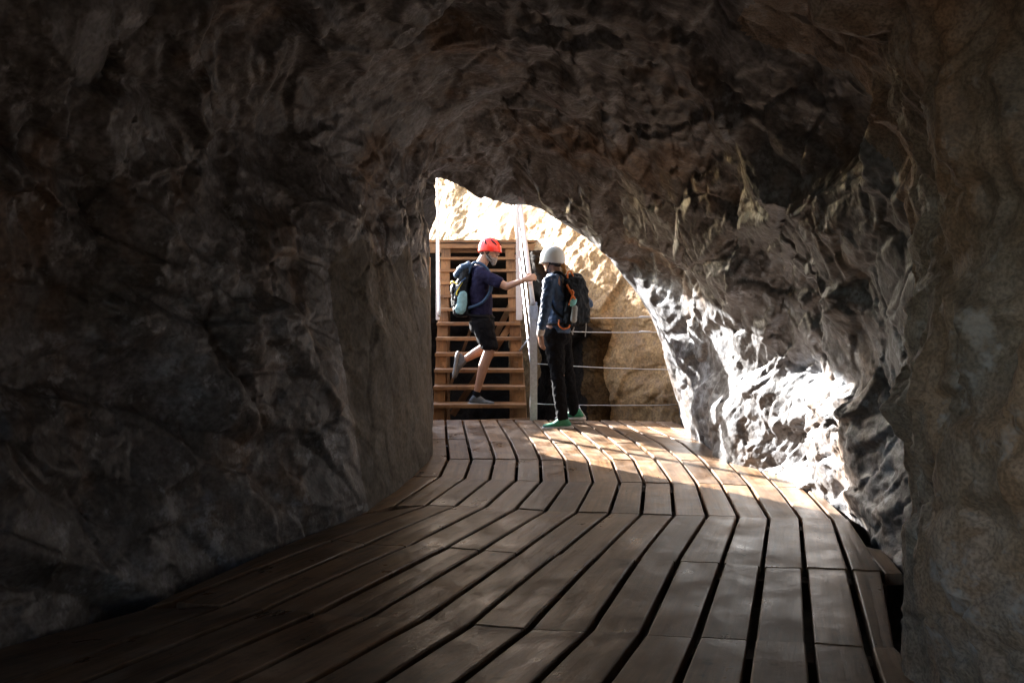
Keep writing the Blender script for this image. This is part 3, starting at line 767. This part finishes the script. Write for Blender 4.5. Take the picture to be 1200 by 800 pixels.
s2 = shoe(m_(543,424,.13), (-.18,-.05,-1), (1,0,-.25), M['shoe_grey'], M['sole'], man)
blob('sock', [cap(m_(559,459,-.10), .039, m_(559.5,464,-.10), .041)], M['black'], man, .006, 1)
helmet('helmet', hp, hrot, M['red'], man, 1.0, .012, True, M['pack_dark'])
blob('beard', [[(hp(.058,0,-.085), (.038,.045,.032,hrot)), (hp(.060,0,-.125), (.024,.028,.026,hrot))],
               [(hp(.0,.058,-.055), (.014,.012,.035,hrot)), (hp(.04,.03,-.09), (.03,.02,.03,hrot))],
               [(hp(.0,-.058,-.055), (.014,.012,.035,hrot)), (hp(.04,-.03,-.09), (.03,.02,.03,hrot))],
               [(hp(.090,0,-.048), (.008,.026,.006,hrot))]], M['beard'], man, .006, 1, .010)
blob('hair', [[(hp(-.055,0,-.015), (.05,.066,.045,hrot))], [(hp(.0,.066,-.01), (.03,.012,.03,hrot))], [(hp(.0,-.066,-.01), (.03,.012,.03,hrot))]], M['dark_hair'], man, .006, 1, .006)
bm = bmesh.new()
for sd in (1, -1):
    bm_tube(bm, spline([hp(-.02,.088*sd,.0), hp(.0,.082*sd,-.04), hp(.045,.050*sd,-.09), hp(.062,.0,-.118)], 6), .0045, 6)
from_bm('chin_strap', bm, M['black'], man, True)
bm = bmesh.new()
for sd in (1, -1):
    c = hp(.098, .034*sd, .004)
    ring = [c + (hrot @ Vector((0, math.cos(a)*.026, math.sin(a)*.019))) for a in np.linspace(0, 2*math.pi, 19)]
    bm_tube(bm, ring, .0022, 5)
    bm_tube(bm, [hp(.098,.060*sd,.008), hp(.05,.082*sd,.012), hp(-.01,.086*sd,.008)], .0022, 5)
bm_tube(bm, [hp(.101,.010,.006), hp(.104,0,.008), hp(.101,-.010,.006)], .0022, 5)
gl = from_bm('glasses', bm, M['steel'], man, True)

# man's backpack
bp = empty('backpack', m_(541, 350, 0), 'dark blue and black backpack with pale teal side pocket on the back of the man', 'backpack')
bsh = [[(m_(546,318,.10), .05), (m_(546,318,-.10), .05), (m_(541,340,.11), (.075,.06,.07)), (m_(541,340,-.11), (.075,.06,.07))],
       [(m_(541,340,.11), (.075,.06,.07)), (m_(541,340,-.11), (.075,.06,.07)), (m_(541,366,.10), (.085,.06,.05)), (m_(541,366,-.10), (.085,.06,.05))]]
blob('main_bag', bsh, M['pack_dark'], bp, .008, 2, .016)
blob('lid', [[(m_(541,316,.10), .040), (m_(541,316,-.11), .040), (m_(549,311,.10), .035), (m_(549,311,-.11), .035)], [(m_(536,322,-.09), .036), (m_(536,322,.09), .036)]], M['pack_blue'], bp, .008, 2, .014)
blob('side_pocket', [[(m_(544,346,-.165), (.050,.022,.05)), (m_(541,362,-.17), (.060,.026,.055))]], M['teal'], bp, .007, 2, .008)
blob('front_pocket', [[(m_(532.5,338,.05), (.035,.08,.05)), (m_(532.5,338,-.06), (.035,.07,.05)), (m_(533.5,356,0), (.04,.11,.06))]], M['pack_dark'], bp, .008, 2, .014)
def strap(name, pts, r, m, parent, flat=None):
    bm = bmesh.new(); bm_tube(bm, spline(pts, 6), r, 8); return from_bm(name, bm, m, parent, True)
for sd in (-1, 1):
    strap('shoulder_strap', [m_(549,322,.11*sd), m_(555,309.5,.125*sd), m_(566,310.5,.145*sd), m_(574.5,322,.15*sd), m_(575,340,.16*sd), m_(566,354,.185*sd), m_(550,361,.15*sd)], .016, M['pack_blue'], bp)
strap('hip_belt', [m_(548,368,-.13), m_(556,370,-.18), m_(568,371,-.175), m_(577,372,-.10), m_(579,372,0), m_(577,372,.10), m_(566,371,.175), m_(548,368,.13)], .011, M['black'], bp)
strap('webbing', [m_(529,332,-.06), m_(531,330,-.12), m_(537,333,-.17)], .008, M['yellow'], bp)
strap('webbing', [m_(536,346,-.165), m_(537,341,-.165), m_(543,330,-.16)], .007, M['yellow'], bp)
strap('webbing', [m_(534,345,-.155), m_(541,332,-.17), m_(547,326,-.165)], .008, M['pack_blue'], bp)

# ----- woman on the deck
YW = 8.05
def w_(x, y, dy=0.0):
    v = at(x, y, YW); return Vector((v.x, YW+dy, v.z))
wom = empty('person', w_(658, 499), 'woman in white helmet, blue jacket and black trousers standing at the deck end', 'person')
FW = Vector((-1, .42, -.04)).normalized()
hs, wp, wrot = head_shapes(w_(648, 305, 0), FW, .97)
sh = list(hs)
sh.append(cap(w_(653,323,0), .050, w_(649,310,0), .048))
# shoulders: facing left and away; her left side is towards the camera
SL = w_(648,328,-.16); SR = w_(664,328,.15)
sh.append([(SL, .045), (SR, .045), (w_(653,352,0), (.09,.12,.08)), (w_(653,322,0), (.05,.07,.04))])
sh.append([(w_(653,352,0), (.09,.12,.08)), (w_(652,382,0), (.115,.145,.09))])
sh.append(cap(w_(643,331,-.19), .046, w_(639,360,-.24), .036)); sh.append(cap(w_(639,360,-.24), .035, w_(632,389,-.27), .023))
hand(sh, w_(632,390,-.27), Vector((.12,.0,-1)), Vector((.8,.5,.1)), .28, -1, .95)
sh.append(cap(w_(668,331,.16), .046, w_(692,356,.26), .036)); sh.append(cap(w_(692,356,.26), .035, w_(672,376,.20), .025))
hand(sh, w_(671,377,.19), Vector((-1,-.3,-.3)), Vector((-.4,-.6,.5)), .5, 1, .95)
sh.append(cap(w_(648,386,-.08), .088, w_(654,438,-.09), .054)); sh.append(cap(w_(654,438,-.09), .052, w_(659,487,-.09), .034))
sh.append(cap(w_(656,386,.09), .088, w_(666,438,.14), .054)); sh.append(cap(w_(666,438,.14), .052, w_(675,483,.20), .034))
blob('body', sh, M['skin'], wom, .0062, 2)
jk = [[(w_(646,329,-.155), .062), (w_(664,329,.14), .060), (w_(653,352,0), (.105,.14,.09)), (w_(653,323,0), (.07,.09,.035))],
      [(w_(653,352,0), (.108,.14,.09)), (w_(651.5,388,0), (.142,.178,.06))],
      cap(w_(643,331,-.185), .060, w_(638.5,360,-.24), .050), cap(w_(638.5,360,-.24), .050, w_(633,385,-.268), .036),
      cap(w_(668,331,.15), .060, w_(692,356,.255), .050), cap(w_(692,356,.255), .050, w_(676,373,.21), .038),
      [(w_(652,320,0), (.062,.066,.02)), (w_(653,324,0), (.075,.085,.03))]]
blob('jacket', jk, M['jacket'], wom, .007, 2, .014)
blob('cuff', [cap(w_(633,386,-.268), .037, w_(632,390,-.27), .033)], M['cream'], wom, .006, 1)
tr = [[(w_(651.5,382,0), (.128,.160,.05)), (w_(652,395,0), (.136,.185,.09))],
      [(w_(648,390,-.08), .104), (w_(653,438,-.09), .066)], [(w_(653,438,-.09), .066), (w_(658,486,-.09), .056)],
      [(w_(657,390,.09), .104), (w_(666,438,.14), .066)], [(w_(666,438,.14), .066), (w_(674,484,.20), .056)]]
blob('trousers', tr, M['black'], wom, .007, 2, .012)
shoe(w_(659.5,489.5,-.09), (-1,.0,-.02), (0,0,1), M['green'], M['cream'], wom)
shoe(w_(677,484,.20), (-.95,.3,-.02), (0,0,1), M['green'], M['cream'], wom)
helmet('helmet', wp, wrot, M['white'], wom, 1.0, .022, False, None, .61)
blob('ponytail', [[(wp(-.088,0,-.03), .028), (wp(-.112,.0,-.065), .024)], [(wp(-.112,0,-.065), .024), (wp(-.108,-.01,-.14), .015)]], M['blond'], wom, .006, 1, .010)
blob('hair', [[(wp(-.045,0,-.02), (.056,.070,.05,wrot))], [(wp(-.01,.064,-.02), (.03,.012,.03,wrot))], [(wp(-.01,-.064,-.02), (.03,.012,.03,wrot))]], M['dark_hair'], wom, .006, 1, .006)
bm = bmesh.new()
for sd in (1, -1):
    bm_tube(bm, spline([wp(-.02,.084*sd,.0), wp(.01,.078*sd,-.04), wp(.045,.048*sd,-.09), wp(.060,.0,-.112)], 6), .0045, 6)
from_bm('chin_strap', bm, M['black'], wom, True)

wb = empty('backpack', w_(674, 360, -.02), 'black backpack with orange straps and pale pouches on the back of the woman', 'backpack')
bsh = [[(w_(664,330,-.12), .040), (w_(678,330,-.06), .055), (w_(684,342,-.02), .05), (w_(668,350,-.14), .05)],
       [(w_(668,350,-.14), .05), (w_(684,342,-.02), .05), (w_(683,374,-.03), .06), (w_(664,378,-.15), .05)],
       [(w_(664,330,.04), .05), (w_(664,375,.02), .06), (w_(680,345,.03), .06), (w_(680,372,.03), .06)]]
blob('main_bag', bsh, M['pack_dark'], wb, .008, 2, .016)
blob('lid', [[(w_(665,325,-.10), .034), (w_(677,325,-.02), .042), (w_(684,334,-.03), .03)]], M['pack_dark'], wb, .008, 2, .012)
blob('pouch', [[(w_(668,352,-.205), .020), (w_(672,352,-.20), .020), (w_(669,356,-.205), .024)]], M['aqua'], wb, .005, 1, .004)
blob('pouch', [[(w_(671.5,360,-.215), (.026,.018,.02)), (w_(670.5,374,-.215), (.030,.022,.03))]], M['grey'], wb, .005, 1, .005)
for sd in (-1, 1):
    strap('shoulder_strap', [w_(664,328,.10*sd-.04), w_(655,319.5,.11*sd-.0), w_(646,323,.11*sd-.02), w_(642,340,.10*sd), w_(648,362,.14*sd), w_(662,374,.11*sd-.04)], .013, M['pack_dark'], wb)
strap('compression_strap', [w_(663,334,-.165), w_(667,342,-.195), w_(672,351,-.215)], .010, M['orange'], wb)
strap('compression_strap', [w_(665.5,357,-.20), w_(667.5,350,-.215), w_(670,343,-.21), w_(668,340,-.20)], .009, M['orange'], wb)
strap('haul_loop', [w_(664,327,-.14), w_(664,320,-.14), w_(668,318.5,-.12), w_(671,325,-.10)], .008, M['orange'], wb)
strap('carabiner', [w_(654,374,-.19), w_(653.5,380,-.21), w_(658,384,-.225), w_(664,383,-.225), w_(666,380,-.22)], .0075, M['orange'], wb)
strap('cord', [w_(671,382,-.215), w_(669,388,-.21), w_(669.5,391,-.21)], .006, M['grey'], wb)
strap('cord', [w_(686,372,-.07), w_(686,382,-.07), w_(685,394,-.07)], .005, M['grey'], wb)
strap('hip_belt', [w_(662,378,-.17), w_(652,379,-.185), w_(641,379,-.13), w_(636.5,379,0), w_(640,379,.12), w_(655,378,.18), w_(668,378,.10)], .011, M['pack_dark'], wb)

# keep child offsets right for parts of parts (shoe > sole)
for o in bpy.data.objects:
    if o.name.startswith('sole') and o.parent is not None:
        o.matrix_parent_inverse = Matrix.Identity(4)

# ---------------------------------------------------------------- light, camera
dirn = Vector((1.15, -1.3, -0.70)).normalized()      # the way the sunlight travels
sun = bpy.data.lights.new('sun', 'SUN'); sun.energy = 5.0; sun.angle = R(0.7); sun.color = (1.0, 0.97, 0.93)
so = bpy.data.objects.new('sun', sun); COL.objects.link(so)
so.rotation_euler = dirn.to_track_quat('-Z', 'Y').to_euler(); so.location = (-8, 16, 12)
w = bpy.data.worlds.new('World'); scene.world = w; w.use_nodes = True
nt = w.node_tree; bgn = nt.nodes['Background']
sky = nt.nodes.new('ShaderNodeTexSky'); sky.sky_type = 'NISHITA'; sky.sun_disc = False
to = -dirn
sky.sun_elevation = math.asin(to.z); sky.sun_rotation = math.atan2(to.x, to.y)
nt.links.new(sky.outputs[0], bgn.inputs[0]); bgn.inputs[1].default_value = 0.15

cam = bpy.data.cameras.new('camera'); co = bpy.data.objects.new('camera', cam); COL.objects.link(co)
co.location = (0, 0, EYE); co.rotation_euler = (R(90), 0, 0)
cam.sensor_width = 36; cam.lens = 30; cam.shift_y = -50/1200; cam.clip_start = 0.05; cam.clip_end = 3000
scene.camera = co
scene.view_settings.view_transform = 'Standard'; scene.view_settings.look = 'None'
scene.view_settings.exposure = 3.2; scene.view_settings.gamma = 1.0
scene.view_settings.use_curve_mapping = False
scene.render.engine = 'CYCLES'
c = scene.cycles
c.use_denoising = True; c.denoiser = 'OPENIMAGEDENOISE'; c.denoising_input_passes = 'RGB_ALBEDO_NORMAL'; c.denoising_prefilter = 'ACCURATE'; c.use_adaptive_sampling = False; c.max_bounces = 6; c.diffuse_bounces = 5; c.glossy_bounces = 3; c.transmission_bounces = 4
c.sample_clamp_indirect = 6.0; c.caustics_reflective = False; c.caustics_refractive = False
